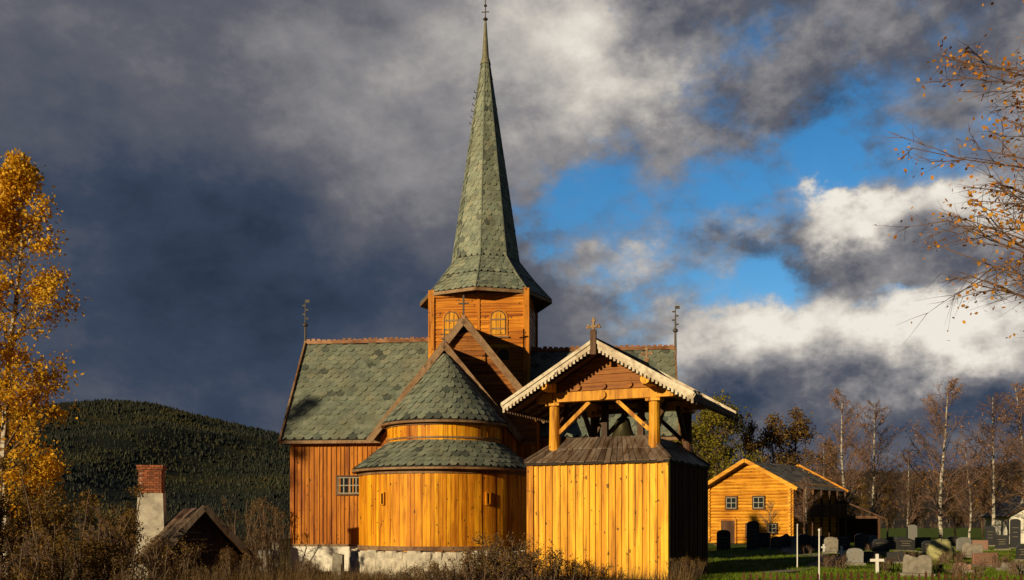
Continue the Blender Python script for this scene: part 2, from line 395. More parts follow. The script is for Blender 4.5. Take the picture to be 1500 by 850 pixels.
# spire
SP=MB()
def ring(r,z): return [(r*math.cos(R(-90+45*k)),r*math.sin(R(-90+45*k)),z) for k in range(8)]
prof=[(3.2,12.3),(2.36,13.22),(1.64,14.15),(.17,24.0)]
for i in range(3):
    r0=ring(*prof[i]);r1=ring(*prof[i+1])
    for k in range(8):
        a,b_,c,d=r0[k],r0[(k+1)%8],r1[(k+1)%8],r1[k]
        U.add([a,b_,c,d],[(0,1,2,3)])
        L=(Vector(d)-Vector(a)).length; wA=(Vector(b_)-Vector(a)).length; wB=(Vector(c)-Vector(d)).length
        slates(SP,patch(a,b_,c,d),max(3,round(L/.25)),(lambda v,wA=wA,wB=wB:wA*(1-v)+wB*v),.3,lift=.8)
        V.beam(Vector(a)*1.0+Vector((0,0,.03)),Vector(d)+Vector((0,0,.03)),.05,.06,2)
r0=ring(3.22,12.3);r1=ring(3.22,12.16);r2=ring(2.0,12.35)
for k in range(8):
    j=(k+1)%8
    V.add([r1[k],r1[j],r0[j],r0[k]],[(0,1,2,3)],0); U.add([r1[k],r1[j],r2[j],r2[k]],[(3,2,1,0)])
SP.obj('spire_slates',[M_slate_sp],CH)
CP=MB()
CP.lathe((0,0,0),[(.27,23.75),(.22,23.95),(.17,24.1),(.06,25.8),(.04,25.85)],8)
CP.obj('spire_copper_cap',[M_copper],CH,True)
IR.tube([(0,0,25.7),(0,0,27.4)],[.035,.02],6)
IR.lathe((0,0,25.95),[(.0,-.13),(.13,0),(.0,.13)],8)
IR.lathe((0,0,26.6),[(.0,-.1),(.09,0),(.0,.1)],8)
IR.beam((-.18,0,26.3),(.18,0,26.3),.03,.04)
for k in range(6):
    z=20.9+k*.3; r=1.64+(.17-1.64)*(z-14.15)/9.85
    IR.tube([(-r+.02,0,z),(-r-.14,0,z+.06),(-r-.13,0,z+.15)],[.02,.02,.015],4)
U.obj('roof_underlay',[M_under],CH); Sm.obj('roof_slates',[M_slate],CH); V.obj('trim_boards',[M_verge,M_church_v,M_slate],CH)
W.obj('board_walls',[M_church_v,M_gable],CH); FD.obj('whitewashed_foundation',[M_white],CH); RD.obj('ridge_cresting',[M_ridge],CH); IR.obj('iron_finials_and_crosses',[M_iron],CH)
window(None,'transept_window',CH,(-6.35,-3.2),(-5.2,-3.2),3.0,3.75,4,2,.06,.08)

# ================================================================== BELFRY
BF=empty('wooden_bell_tower',(4.63,30,0),25)
w=4.43;dp=4.7
B=MB();D=MB();C=MB();G=MB();Pp=MB();K=MB();T=MB()
C.box(-w+.03,-.03,.03,dp-.03,-.8,3.6)
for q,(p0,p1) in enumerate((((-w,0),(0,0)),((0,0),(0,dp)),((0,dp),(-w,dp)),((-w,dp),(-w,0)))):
    vwall(B,p0,p1,-.08,lambda s:3.68,.235,1 if q in (1,2) else 0,.045,.07)  # right and back walls use the shade-darkened boards
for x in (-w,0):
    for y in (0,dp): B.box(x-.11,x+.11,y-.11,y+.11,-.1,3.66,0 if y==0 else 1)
stp=MB()
for q in range(12):
    stone(stp,(-w+.2+q*.37,0.05,-.2),.42,.4,.3,0)
    stone(stp,(-.05,.2+q*.4,-.2),.42,.4,.3,R(90))
stp.obj('foundation_stones',[M_stone],BF)
def skirt(o,i,zo,zi):
    A=[(-w-o,-o),(o,-o),(o,dp+o),(-w-o,dp+o)];I=[(-w+i,i),(-i,i),(-i,dp-i),(-w+i,dp-i)]
    for k in range(4):
        a,b_,c,d=A[k],A[(k+1)%4],I[(k+1)%4],I[k]
        K.add([(*a,zo-.02),(*b_,zo-.02),(*c,zi-.02),(*d,zi-.02),(*a,zo-.1),(*b_,zo-.1)],[(0,1,2,3),(0,4,5,1)],1)
        L=math.dist(a,b_);n=int(L/.2)
        for layer,(f0,f1) in enumerate(((-.04,.55),(.5,1.0))):
            S=patch((*a,zo),(*b_,zo),(*c,zi),(*d,zi))
            for j in range(n):
                u0=(j+.06)/n;u1=(j+.94)/n;l=.02+.025*layer+random.uniform(0,.015);ff=f0+random.uniform(-.04,.03)
                P=[S(u0,ff),S(u1,ff),S(u1,f1),S(u0,f1)]
                up=Vector((0,0,l)); e=Vector((0,0,-.03))
                K.hexa([p+up+e for p in P]+[p+up for p in P],0)
        K.beam(Vector((*a,zo+.06)),Vector((*d,zi+.06)),.12,.05,0)
skirt(.16,.75,3.6,4.36)
K.obj('skirt_roof',[M_shing,M_under],BF)
C.box(-w+.85,-.85,.85,dp-.85,3.6,4.28)
px_=(-3.8,-.48); py_=(.45,4.2)
for x in px_:
    for y in py_:
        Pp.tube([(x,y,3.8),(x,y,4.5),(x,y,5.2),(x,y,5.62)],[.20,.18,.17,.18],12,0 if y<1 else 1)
        G.box(x-.23,x+.23,y-.23,y+.23,5.42,5.5)
for (x,s) in ((-3.8,1),(-.48,-1)):
    Pp.beam((x+s*.15,.45,4.55),(x+s*1.2,.45,5.5),.12,.12)
    D.beam((x+s*.15,4.2,4.5),(x+s*1.2,4.2,5.5),.13,.13)
    for (y,q) in ((.45,1),(4.2,-1)):
        D.beam((x,y+q*.15,4.5),(x,y+q*1.15,5.5),.13,.13)
for x in (-2.75,-1.5):
    D.box(x-.1,x+.1,2.2,2.4,4.2,6.4)
    D.beam((x-.5 if x<-2 else x+.5,2.3,4.3),(x,2.3,5.3),.1,.1)
D.box(-3.0,-1.25,2.22,2.38,5.3,5.46)
BL=MB(); BL.lathe((-2.12,2.3,4.5),[(.42,0),(.38,.08),(.3,.25),(.24,.5),(.2,.62),(.08,.7),(.05,.8)],20); BL.obj('bell',[M_bronze],BF,True)
for y in py_: G.beam((-4.35,y,5.68),(.15,y,5.68),.34,.3,0)
for x in px_: G.beam((x,-.35,5.98),(x,4.75,5.98),.3,.28,0)
for x in px_: G.tube([(x,-.4,5.98),(x,-.55,5.98)],[.17,.15],10)
for x in (-4.35,.15,-2.14): G.tube([(x,.2,5.68),(x,.28,5.68)] if x==-2.14 else [(x-.05,.45,5.68),(x+.05,.45,5.68)],[.15,.15],10)
c0=-2.05;rhw=3.0;zr=7.14;ze=5.4;ya=-.6;yb=4.7;sl=(zr-ze)/rhw
hwall(G,(c0-2.6,.36),(c0+2.6,.36),5.84,6.98,lambda z:(max(0,2.6-(zr-.14-z)/sl),min(5.2,2.6+(zr-.14-z)/sl)),.22,1,.1)
hwall(G,(c0+2.6,4.3),(c0-2.6,4.3),5.84,6.98,lambda z:(max(0,2.6-(zr-.14-z)/sl),min(5.2,2.6+(zr-.14-z)/sl)),.22,1,.1)
for x in (-2.9,-1.2,-2.05): G.tube([(x,.16,5.95),(x,.3,5.95)],[.09,.09],8,1)
UB=MB();SB=MB()
roof_plane(UB,SB,(c0-rhw,yb,ze),(c0-rhw,ya,ze),(c0,ya,zr),(c0,yb,zr),.36,.28)
roof_plane(UB,SB,(c0+rhw,ya,ze),(c0+rhw,yb,ze),(c0,yb,zr),(c0,ya,zr),.36,.28)
for s in (-1,1):
    y=ya+.25
    while y<yb:
        UB.beam((c0+s*(rhw-.05),y,ze-.12),(c0,y,zr-.16),.1,.1,0); y+=.75
UB.obj('roof_boarding',[M_darkw],BF); SB.obj('belfry_roof_slates',[M_slate],BF)
for y,sg in ((ya-.05,-1),(yb+.05,1)):
    for s in (-1,1):
        e=(c0+s*(rhw+.1),y,ze-.06*1.0);p=(c0,y,zr)
        T.beam(e,p,.06,.2,0); T.beam((e[0],y+sg*.045,e[2]+.09),(c0,y+sg*.045,zr+.09),.05,.10,0)
        n=26
        for k in range(n):
            f=(k+.5)/n; x=e[0]+(p[0]-e[0])*f; z=e[2]+(p[2]-e[2])*f-.115
            T.box(x-.035,x+.035,y-.02,y+.02,z-.09,z+.02,0)
for x in (c0-rhw-.04,c0+rhw+.04):
    T.box(x-.03,x+.03,ya,yb,ze-.14,ze+.03,1)
    y=ya
    while y<yb: T.box(x-.02,x+.02,y+.03,y+.12,ze-.22,ze-.13,1); y+=.2
T.beam((c0,ya-.1,zr+.12),(c0,yb+.1,zr+.12),.12,.1,1)
T.box(c0-.09,c0+.09,ya-.16,ya-.08,zr-.35,zr+.4,1)
T.obj('barge_boards',[M_pale,M_darkw],BF)
X=MB()
def fin(y):
    X.beam((c0,y,zr+.1),(c0,y,zr+.7),.07,.07); X.beam((c0-.16,y,zr+.5),(c0+.16,y,zr+.5),.06,.07)
    for q in ((-.16,.5),(.16,.5),(0,.70)):
        for a in (0,120,240):
            X.tube([(c0+q[0]+.04*math.cos(R(a+90)),y-.03,zr+q[1]+.04*math.sin(R(a+90))),(c0+q[0]+.04*math.cos(R(a+90)),y+.03,zr+q[1]+.04*math.sin(R(a+90)))],[.04,.04],8)
    X.tube([(c0,y-.03,zr+.3),(c0,y+.03,zr+.3)],[.10,.10],10)
fin(ya-.1);fin(yb)
X.obj('carved_cross_finials',[M_verge],BF)
C.obj('core',[M_under],BF);B.obj('board_walls',[M_belf,M_belf_shade],BF);D.obj('dark_braces_and_bell_frame',[M_darkw],BF);G.obj('beams_and_gable_logs',[M_post,M_gable],BF);Pp.obj('posts_and_braces',[M_post,M_darkw],BF)

# ================================================================== LOG HOUSE (loft)
LH=empty('log_house',(19.6*1.286,90,-.42),40,1.286)
w=6.35;dp=7.7;ze=4.3;zr=6.05
L=MB();C=MB();U2=MB();S2=MB();T2=MB()
C.box(-w+.05,-.05,.05,dp-.05,0,ze); 
C.add([(-w+.05,.05,ze),(-.05,.05,ze),(-w/2,.05,zr-.2),(-w+.05,dp-.05,ze),(-.05,dp-.05,ze),(-w/2,dp-.05,zr-.2)],[(0,1,2),(3,5,4),(0,2,5,3),(1,4,5,2)])
def logs(p0,p1,z0,z1,gable=None):
    p0=Vector(p0);p1=Vector(p1);d=(p1-p0).normalized();Ln=(p1-p0).length;z=z0;r=.13
    while z<z1:
        a,b_=-.25,Ln+.25
        if z>ze: 
            if gable is None: break
            q=(z-ze)/((zr-ze)/(Ln/2)); a,b_=q,Ln-q
            if b_-a<.3: break
        A=p0+d*a;Bq=p0+d*b_
        L.tube([(A.x,A.y,z),(Bq.x,Bq.y,z)],[r,r],8); z+=.235
logs((-w,0),(0,0),.2,zr-.2,1);logs((0,0),(0,dp),.3,ze);logs((0,dp),(-w,dp),.2,zr-.2,1);logs((-w,dp),(-w,0),.3,ze)
L.obj('log_walls',[M_log],LH);C.obj('core',[M_under],LH)
V2=MB()
roof_plane(U2,S2,(-w-.6,dp+.7,ze-.3),(-w-.6,-.7,ze-.3),(-w/2,-.7,zr),(-w/2,dp+.7,zr),.45,.4)
roof_plane(U2,S2,(.75,-.7,ze-.35),(.75,dp+.7,ze-.35),(-w/2,dp+.7,zr),(-w/2,-.7,zr),.45,.4)
for y in (-.75,dp+.75):
    V2.beam((-w-.7,y,ze-.3),(-w/2,y,zr+.05),.08,.26);V2.beam((.8,y,ze-.35),(-w/2,y,zr+.05),.08,.26)
U2.obj('roof_boarding',[M_darkw],LH);S2.obj('house_roof_slates',[M_greyroof],LH);V2.obj('barge_boards',[M_log],LH)
window(None,'window',LH,(-4.9,-.1),(-4.1,-.1),2.65,3.45,2,2,.07,.1);window(None,'window',LH,(-2.75,-.1),(-1.95,-.1),2.65,3.45,2,2,.07,.1)
window(None,'window',LH,(-1.6,-.1),(-1.0,-.1),.9,1.5,2,2,.07,.1)
Dd=MB();Dd.box(-5.3,-4.2,-.2,-.1,.1,1.75,0);Dd.box(-5.42,-5.3,-.26,-.1,.1,1.87,1);Dd.box(-4.2,-4.08,-.26,-.1,.1,1.87,1);Dd.box(-5.3,-4.2,-.26,-.1,1.75,1.87,1)
Dd.box(-3.4,-2.6,-.19,-.1,.5,1.6,0)
Dd.obj('doors',[M_darkw,M_log],LH)
G2=MB()
for y in np.linspace(0.2,dp-.1,6): G2.box(.85,1.0,y-.07,y+.07,0,ze-.35)
G2.box(.15,1.02,.1,dp,2.0,2.12);G2.box(.92,.98,.1,dp,2.9,3.0)
y=.2
while y<dp: G2.box(.94,.97,y,y+.15,2.1,2.92); y+=.2
G2.obj('side_gallery',[M_darkw],LH)
OS=empty('open_shed',(25.2*1.286,97.5,-.4),20,1.286)
M=MB();U3=MB();S3=MB()
for x in (-2.6,0,2.6):
    for y in (0,4): M.box(x-.09,x+.09,y-.09,y+.09,-.2,2.0)
M.box(-2.6,2.6,3.9,4.0,-.2,2.0);M.box(-2.7,2.7,-.1,.1,1.9,2.1);M.box(-2.7,2.7,4.02,4.2,1.9,2.1)
roof_plane(U3,S3,(-3.1,4.6,1.9),(-3.1,-.6,1.9),(0,-.6,3.3),(0,4.6,3.3),.5,.5);roof_plane(U3,S3,(3.1,-.6,1.9),(3.1,4.6,1.9),(0,4.6,3.3),(0,-.6,3.3),.5,.5)
M.obj('posts_and_wall',[M_darkw],OS);U3.obj('roof_boarding',[M_darkw],OS);S3.obj('shed_roof_slates',[M_greyroof],OS)
WH=empty('white_house',(49.2,92,-.2),8)
M=MB();U3=MB();S3=MB()
M.box(-3,3,0,7,-.5,2.6);M.add([(-3,0,2.6),(3,0,2.6),(0,0,4.3),(-3,7,2.6),(3,7,2.6),(0,7,4.3)],[(0,1,2),(3,5,4)])
roof_plane(U3,S3,(-3.5,7.4,2.4),(-3.5,-.4,2.4),(0,-.4,4.5),(0,7.4,4.5),.5,.5);roof_plane(U3,S3,(3.5,-.4,2.4),(3.5,7.4,2.4),(0,7.4,4.5),(0,-.4,4.5),.5,.5)
M.obj('walls',[M_white],WH);U3.obj('roof_boarding',[M_darkw],WH);S3.obj('roof_tiles',[M_greyroof],WH)
window(None,'window',WH,(-1.6,0),(-.8,0),.9,2.0,2,2,.02,.09);window(None,'window',WH,(.8,0),(1.6,0),.9,2.0,2,2,.02,.09)

# ================================================================== CABIN + CHIMNEY left
CB=empty('small_log_cabin',(-10.9,35,-1.0),-28)
M=MB();U3=MB();S3=MB()
M.box(-1.25,1.25,.0,3.6,-.6,1.5,0)
hwall(M,(-1.25,0),(1.25,0),-.5,1.5,None,.22,0,.09)
hwall(M,(-1.25,0),(1.25,0),1.5,2.9,lambda z:((z-1.5)*.85,2.5-(z-1.5)*.85),.22,0,.09)
hwall(M,(-1.25,3.6),(-1.25,0),-.5,1.5,None,.22,0,.09)
M.box(-.4,.4,-.14,-.1,-.4,1.2,1)
for s in (-1,1):
    a=(s*1.85,-.5,1.25);b_=(s*1.85,4.0,1.25);c=(0,4.0,3.2);d=(0,-.5,3.2)
    if s<0: roof_plane(U3,S3,b_,a,d,c,.4,.5)
    else: roof_plane(U3,S3,a,b_,c,d,.4,.5)
    U3.beam((s*1.92,-.55,1.15),(0,-.55,3.22),.09,.2,1)
M.obj('log_walls',[M_darkw,M_under],CB);U3.obj('roof_boards_and_barge',[M_darkw,M_shing],CB);S3.obj('plank_roof',[M_shing],CB)
CHM=empty('brick_chimney',(wx(222,38),38,-1.3),-12)
M=MB()
M.hexa([(-.62,-.55,-.3),(.62,-.55,-.3),(.62,.55,-.3),(-.62,.55,-.3),(-.44,-.4,4.1),(.46,-.4,4.1),(.46,.4,4.1),(-.44,.4,4.1)],0)
M.hexa([(-.75,-.7,-.3),(.75,-.7,-.3),(.75,.7,-.3),(-.75,.7,-.3),(-.72,-.66,1.6),(.72,-.66,1.6),(.72,.66,1.6),(-.72,.66,1.6)],0)
M.box(-.38,.38,-.34,.34,4.1,5.15,2)
for r_ in range(12):
    z=4.11+r_*.088
    o=.43 if r_<10 else .48
    for s in range(4):
        k0=-o+(.0 if r_%2 else .12)
        while k0<o-.03:
            k1=min(o,k0+.22)
            if s==0: M.box(k0,k1-.015,-o,-o+.1,z,z+.075,1)
            if s==1: M.box(k0,k1-.015,o-.1,o,z,z+.075,1)
            if s==2: M.box(-o,-o+.1,max(k0,-o+.11),max(k1-.015,-o+.12),z,z+.075,1)
            if s==3: M.box(o-.1,o,max(k0,-o+.11),max(k1-.015,-o+.12),z,z+.075,1)
            k0=k1
M.obj('chimney_stack',[M_limed,M_brick,M_mortar],CHM)

# ================================================================== GROUND
def axis(lo,hi,fine_lo,fine_hi,step,growth=1.25):
    a=list(np.arange(fine_lo,fine_hi+.01,step)); s=step
    x=a[-1]
    while x<hi: s*=growth; x+=s; a.append(min(x,hi))
    s=step;x=a[0];p=[]
    while x>lo: s*=growth;x-=s;p.append(max(x,lo))
    return p[::-1]+a
xs=axis(-6000,6000,-34,46,.8);ys=axis(-600,8000,8,84,.8)
V_=[(x,y,ground_z(x,y)) for y in ys for x in xs];nx=len(xs)
Fc=[(j*nx+i,j*nx+i+1,(j+1)*nx+i+1,(j+1)*nx+i) for j in range(len(ys)-1) for i in range(nx-1)]
me=bpy.data.meshes.new('ground');me.from_pydata(V_,[],Fc);me.polygons.foreach_set('use_smooth',[True]*len(Fc))
gr=bpy.data.objects.new('ground',me);sc.collection.objects.link(gr)
m,nt,b=newmat('grass_ground')
n1=noise(nt,.25,detail=6);n2=noise(nt,3,detail=6,rough=.7)
c=ramp(nt,[(.35,(.07,.12,.010)),(.55,(.10,.15,.014)),(.66,(.12,.12,.02)),(.75,(.10,.07,.03))],n1)
c=mixc(nt,'MULTIPLY',.8,c,ramp(nt,[(.3,(.4,.4,.4)),(.65,(1.3,1.3,1.3))],n2))
geo=nt.nodes.new('ShaderNodeNewGeometry');sx=nt.nodes.new('ShaderNodeSeparateXYZ');nt.links.new(geo.outputs['Position'],sx.inputs[0])
mr=nt.nodes.new('ShaderNodeMapRange');mr.inputs[1].default_value=2;mr.inputs[2].default_value=8;mr.inputs[3].default_value=.8;mr.inputs[4].default_value=0;nt.links.new(sx.outputs[0],mr.inputs[0])
c=mixc(nt,'MIX',mr.outputs[0],c,mixc(nt,'MULTIPLY',1.0,(.12,.075,.03),ramp(nt,[(.3,(.4,.4,.4)),(.65,(1.3,1.3,1.3))],n2)))
nt.links.new(c,b.inputs['Base Color']);b.inputs['Roughness'].default_value=.95;b.inputs['Specular IOR Level'].default_value=.1
bump(nt,b,n2,.8,.08);me.materials.append(m)
M=MB();pp=[(8.5,33),(12,38),(15,46),(16,56),(19,68),(23,82)]
for i in range(len(pp)-1):
    for k in range(6):
        f0=k/6;f1=(k+1)/6
        q=[]
        for f in (f0,f1):
            x=pp[i][0]*(1-f)+pp[i+1][0]*f;y=pp[i][1]*(1-f)+pp[i+1][1]*f
            q+= [(x-.8,y,ground_z(x-.8,y)+.03),(x+.8,y,ground_z(x+.8,y)+.03)]
        M.add(q,[(0,1,3,2)])
M.obj('gravel_path',[plain('gravel',(.2,.17,.13),.95,.5,20)])

# ------------------------------------------------------------------ foliage mats
def leafmat(name,stops,trans=.35,patch_scale=None):
    m,nt,b=newmat(name)
    c=ramp(nt,stops,island(nt))
    if patch_scale:
        c=mixc(nt,'MULTIPLY',1.0,c,ramp(nt,[(.36,(.40,.5,.75)),(.48,(.8,.85,1)),(.56,(1.3,1.15,.9)),(.64,(2.6,1.9,.9))],noise(nt,patch_scale,detail=7,rough=.7)))
    nt.links.new(c,b.inputs['Base Color']);b.inputs['Roughness'].default_value=.6;b.inputs['Specular IOR Level'].default_value=.2
    if trans<=0: return m
    t=nt.nodes.new('ShaderNodeBsdfTranslucent');nt.links.new(c,t.inputs[0]);mx=nt.nodes.new('ShaderNodeMixShader');mx.inputs[0].default_value=trans
    nt.links.new(b.outputs[0],mx.inputs[1]);nt.links.new(t.outputs[0],mx.inputs[2]);nt.links.new(mx.outputs[0],nt.nodes['Material Output'].inputs[0]);return m
L_yel=leafmat('yellow_birch_leaves',[(0,(.50,.24,.012)),(.4,(.75,.42,.02)),(.8,(.85,.55,.04)),(1,(.5,.3,.03))])
L_rust=leafmat('rust_leaves',[(0,(.09,.045,.013)),(.5,(.18,.10,.022)),(.85,(.30,.19,.04)),(1,(.14,.12,.03))])
L_or=leafmat('orange_leaves',[(0,(.5,.17,.015)),(1,(.7,.36,.03))])
L_green=leafmat('yellow_green_leaves',[(0,(.10,.10,.015)),(.5,(.19,.17,.02)),(1,(.30,.24,.03))])
L_spr=leafmat('spruce_needles',[(0,(.014,.019,.013)),(.6,(.019,.025,.014)),(.88,(.024,.029,.014)),(1,(.032,.03,.016))],0,.0030)
L_spr2=leafmat('autumn_forest',[(0,(.03,.026,.026)),(.5,(.04,.032,.028)),(1,(.055,.04,.033))],0,.004)
L_dry=leafmat('dry_grass_blades',[(0,(.10,.06,.025)),(.5,(.18,.115,.05)),(1,(.28,.19,.085))],.3)
L_grass=leafmat('grass_blades',[(0,(.08,.15,.010)),(.6,(.14,.22,.016)),(1,(.24,.24,.03))],.3)
m,nt,b=newmat('birch_bark')
n=noise(nt,1,sc3=(2,2,7),detail=5);nt.links.new(ramp(nt,[(.4,(.05,.04,.035)),(.5,(.42,.38,.32)),(.7,(.6,.56,.5))],n),b.inputs['Base Color']);b.inputs['Roughness'].default_value=.8;K_birch=m
K_twig=plain('reddish_twigs',(.15,.09,.07),.8,.3,3)
K_brown=plain('brown_bark',(.12,.08,.05),.9,.4,6)

def tree_mesh(name,seed,H,r0,spread,cs=.2,nprim=34,nsec=7,nter=5,leaves=0,ls=.08,mats=None,droop=0.0,up=.9,prof=None,stems=1,leafbias=0.0,twr=.008,lean=0.0,side=None,sig=.9):
    rg=random.Random(seed);M=MB();LP=[]
    prof=prof or (lambda t:(1-t)**.7*min(1,(t-cs)/.15+.45))
    def walk(p,d,L,r,segs,sides,mat,bend,wig):
        pts=[p.copy()];rr=[r]
        for i in range(segs):
            d=(d+Vector((rg.gauss(0,wig),rg.gauss(0,wig),bend+rg.gauss(0,wig*.6)))).normalized()
            p=p+d*(L/segs);pts.append(p.copy());rr.append(max(r*(1-(i+1)/segs*.8),r*.2))
        M.tube(pts,rr,sides,mat,False);return pts,d
    for st in range(stems):
        if stems==1: base=Vector((0,0,-.3));d0=Vector((lean,0,1)).normalized();h=H
        else:
            a=rg.uniform(0,6.28);base=Vector((.3*math.cos(a),.3*math.sin(a),-.3))*1;base.z=-.3
            d0=Vector((math.cos(a)*rg.uniform(.05,.5),math.sin(a)*rg.uniform(.05,.5),1)).normalized();h=H*rg.uniform(.65,1)
        n=10;pts=[base];d=d0;
        for i in range(n):
            d=(d+Vector((rg.gauss(0,.05),rg.gauss(0,.05),.05))).normalized();pts.append(pts[-1]+d*((h+.3)/n))
        rad=[r0*(1-i/n)**.85+.012 for i in range(n+1)];M.tube(pts,rad,7,0,False)
        np_=nprim if stems==1 else max(4,nprim//stems)
        for k in range(np_):
            t=cs+(1-cs)*((k+rg.random())/np_)*.98; f=t*n;i=min(n-1,int(f));p=pts[i].lerp(pts[i+1],f-i)
            a=rg.uniform(0,6.28) if side is None else rg.gauss(side,sig);Lb=spread*prof(t)*rg.uniform(.65,1.25)+.15
            dd=Vector((math.cos(a),math.sin(a),up*rg.uniform(.6,1.3)));dd.normalize()
            rb=max(.012,r0*.34*(1-t)+.008)
            bp,_=walk(p,dd,Lb,rb,5,4,1,.04-droop*.3,.10)
            for j in range(nsec):
                f2=(.2+.8*(j+rg.random())/nsec)*4.99;i2=int(f2);q=bp[i2].lerp(bp[i2+1],f2-i2)
                ax=(bp[i2+1]-bp[i2]).normalized()
                d2=(ax+Vector((rg.gauss(0,.6),rg.gauss(0,.6),rg.gauss(.1,.45)-droop*.4))).normalized();L2=Lb*rg.uniform(.25,.5)*(1.15-f2/7)
                sp,_=walk(q,d2,L2,max(twr*1.3,rb*.4),3,3,1,-droop*.35+.02,.12)
                for l in range(nter):
                    f3=rg.uniform(.2,2.99);i3=int(f3);q3=sp[i3].lerp(sp[i3+1],f3-i3);a3=(sp[i3+1]-sp[i3]).normalized()
                    d3=(a3+Vector((rg.gauss(0,.6),rg.gauss(0,.6),rg.gauss(.05,.4)-droop*.8))).normalized()
                    tp,_=walk(q3,d3,max(.12,L2*rg.uniform(.3,.65)),twr,2,3,1,-droop*.4,.12)
                    LP.extend(tp[1:])
    if leaves and LP:
        cell={};ws=[]
        for p in LP:
            k=(int(p.x/ .9),int(p.y/.9),int(p.z/.9))
            if k not in cell: cell[k]=rg.choice((.1,.5,1,1,1.6))
            ws.append(cell[k]*(1+leafbias*p.z/H))
        pts=rg.choices(LP,ws,k=leaves)
        for p in pts:
            c=p+Vector((rg.gauss(0,1),rg.gauss(0,1),rg.gauss(0,1)))*ls*1.3
            a=Vector((rg.gauss(0,1),rg.gauss(0,1),rg.gauss(0,1))).normalized();b_=a.cross(Vector((rg.gauss(0,1),rg.gauss(0,1),rg.gauss(0,1)))).normalized()
            s=ls*rg.uniform(.5,1.1)
            M.add([c-a*s*.6,c+b_*s*.4,c+a*s*.6,c-b_*s*.4],[(0,1,2,3)],2)
    me=bpy.data.meshes.new(name);me.from_pydata(M.v,[],M.f)
    for q in mats: me.materials.append(q)
    me.polygons.foreach_set('material_index',M.m);me.update();return me
def put(name,me,x,y,rot=0,s=1,z=None,sz=None):
    o=bpy.data.objects.new(name,me);sc.collection.objects.link(o)
    o.location=(x,y,ground_z(x,y) if z is None else z);o.rotation_euler=(0,0,rot);o.scale=(s,s,sz or s);return o

tb=tree_mesh('birch_gold',3,17.5,.2,4.2,.12,46,8,5,20000,.16,[K_birch,K_brown,L_yel],droop=.12,up=1.3,prof=lambda t:(1-t)**.6*min(1,t/.35+.2),leafbias=.3)
put('birch_tree',tb,wx(12,44),44,.5,1.13); put('birch_tree',tb,wx(-70,48),48,3.6,1.0); put('birch_tree',tb,wx(-190,50),50,2.5,.9)
sh=tree_mesh('rust_shrub',11,4.6,.05,1.7,.08,50,6,4,5500,.085,[K_brown,K_twig,L_rust],stems=9,up=1.4,twr=.006)
sh2=tree_mesh('rust_shrub2',12,3.4,.04,1.3,.08,44,6,4,3600,.075,[K_brown,K_twig,L_rust],stems=8,up=1.4,twr=.006)
for px,d,s,me_,r in ((20,30,1.05,sh,0),(95,31,1.0,sh,2),(145,34,.95,sh,4),(60,27,.8,sh2,1),(130,28,.85,sh2,3),(0,25,.9,sh2,5),(180,31,.75,sh2,.6),(-70,30,1.1,sh,1.2),(-60,36,1.3,sh,3.3)):
    put('autumn_shrub',me_,wx(px,d),d,r,s)
bs=tree_mesh('bare_shrub',21,3.6,.03,1.0,.15,40,6,4,900,.06,[K_brown,K_brown,L_dry],stems=10,up=2.0,twr=.007)
for px,d,s,r in ((345,44,1,0),(370,50,1.2,1),(395,46,1,2),(330,52,1.1,3),(415,52,1,4),(300,48,1.0,5),(255,46,.9,1.5),(190,44,1.0,2.2)):
    put('bare_shrub',bs,wx(px,d),d,r,s)
br=tree_mesh('brush1',31,1.35,.014,.5,.1,60,4,4,1800,.05,[K_brown,K_twig,L_rust],stems=18,up=1.2,twr=.0045)
br2=tree_mesh('brush2',32,1.1,.012,.6,.1,60,4,4,1000,.045,[K_brown,K_brown,L_dry],stems=16,up=.9,twr=.0045)
rg=random.Random(5)
for px,d,s,me_ in ((545,27,.5,br2),(590,27.5,.5,br2),(630,27,.6,br),(680,27.5,.8,br2),(715,26.5,1.0,br),(750,27,1.15,br),(785,26.5,1.05,br),(820,26.5,.95,br2),(855,27,.75,br),(890,26.5,.5,br2),(500,27,.5,br2),(450,28,.5,br),(400,28,.6,br2),(350,28,.65,br),(300,27,.7,br2),(250,28,.9,br),(200,27,.9,br2),(1000,28.5,.55,br2),(735,27.8,1.1,br2),(655,26.8,.7,br2),(1015,29.5,.5,br)):
    put('dry_bush',me_,wx(px,d),d,rg.uniform(0,6),s*rg.uniform(.9,1.1),z=ground_z(wx(px,d),d))
b1=tree_mesh('bare_birch1',41,11.5,.14,4.9,.14,58,9,6,700,.1,[K_birch,K_twig,L_or],droop=.05,up=1.05,twr=.012)
b2=tree_mesh('bare_birch2',42,10,.12,4.6,.16,54,9,6,500,.1,[K_birch,K_twig,L_or],droop=.1,up=1.15,twr=.012)
b3=tree_mesh('autumn_birch',43,9,.14,3.2,.15,40,7,5,5000,.16,[K_brown,K_twig,L_rust],up=1.2,twr=.014)
g1=tree_mesh('green_tree',44,9.5,.2,3.6,.12,44,8,5,14000,.2,[K_brown,K_twig,L_green],up=.9,twr=.014,prof=lambda t:math.sqrt(max(0.05,1-((t-.5)/.52)**2)))
def hsc(me_h,ytop,d,z0): return (wz(ytop,d)-z0)/me_h
for px,ytop,d,me_,h,r in ((1240,572,104,b1,11.5,0),(1278,590,112,b2,10,1),(1205,650,106,b2,10,2),(1378,556,84,b1,11.5,2.4),(1330,660,110,b2,10,.3),(1455,580,90,b2,10,3),(1492,560,94,b1,11.5,4),(1420,650,108,b1,11.5,5),(1535,570,86,b1,11.5,1.1),(1128,735,80,b2,10,.6),(1182,700,78,b2,10,4.4)):
    x=wx(px,d);z0=ground_z(x,d);s=hsc(h,ytop,d,z0);put('bare_birch_tree',me_,x,d,r,s)
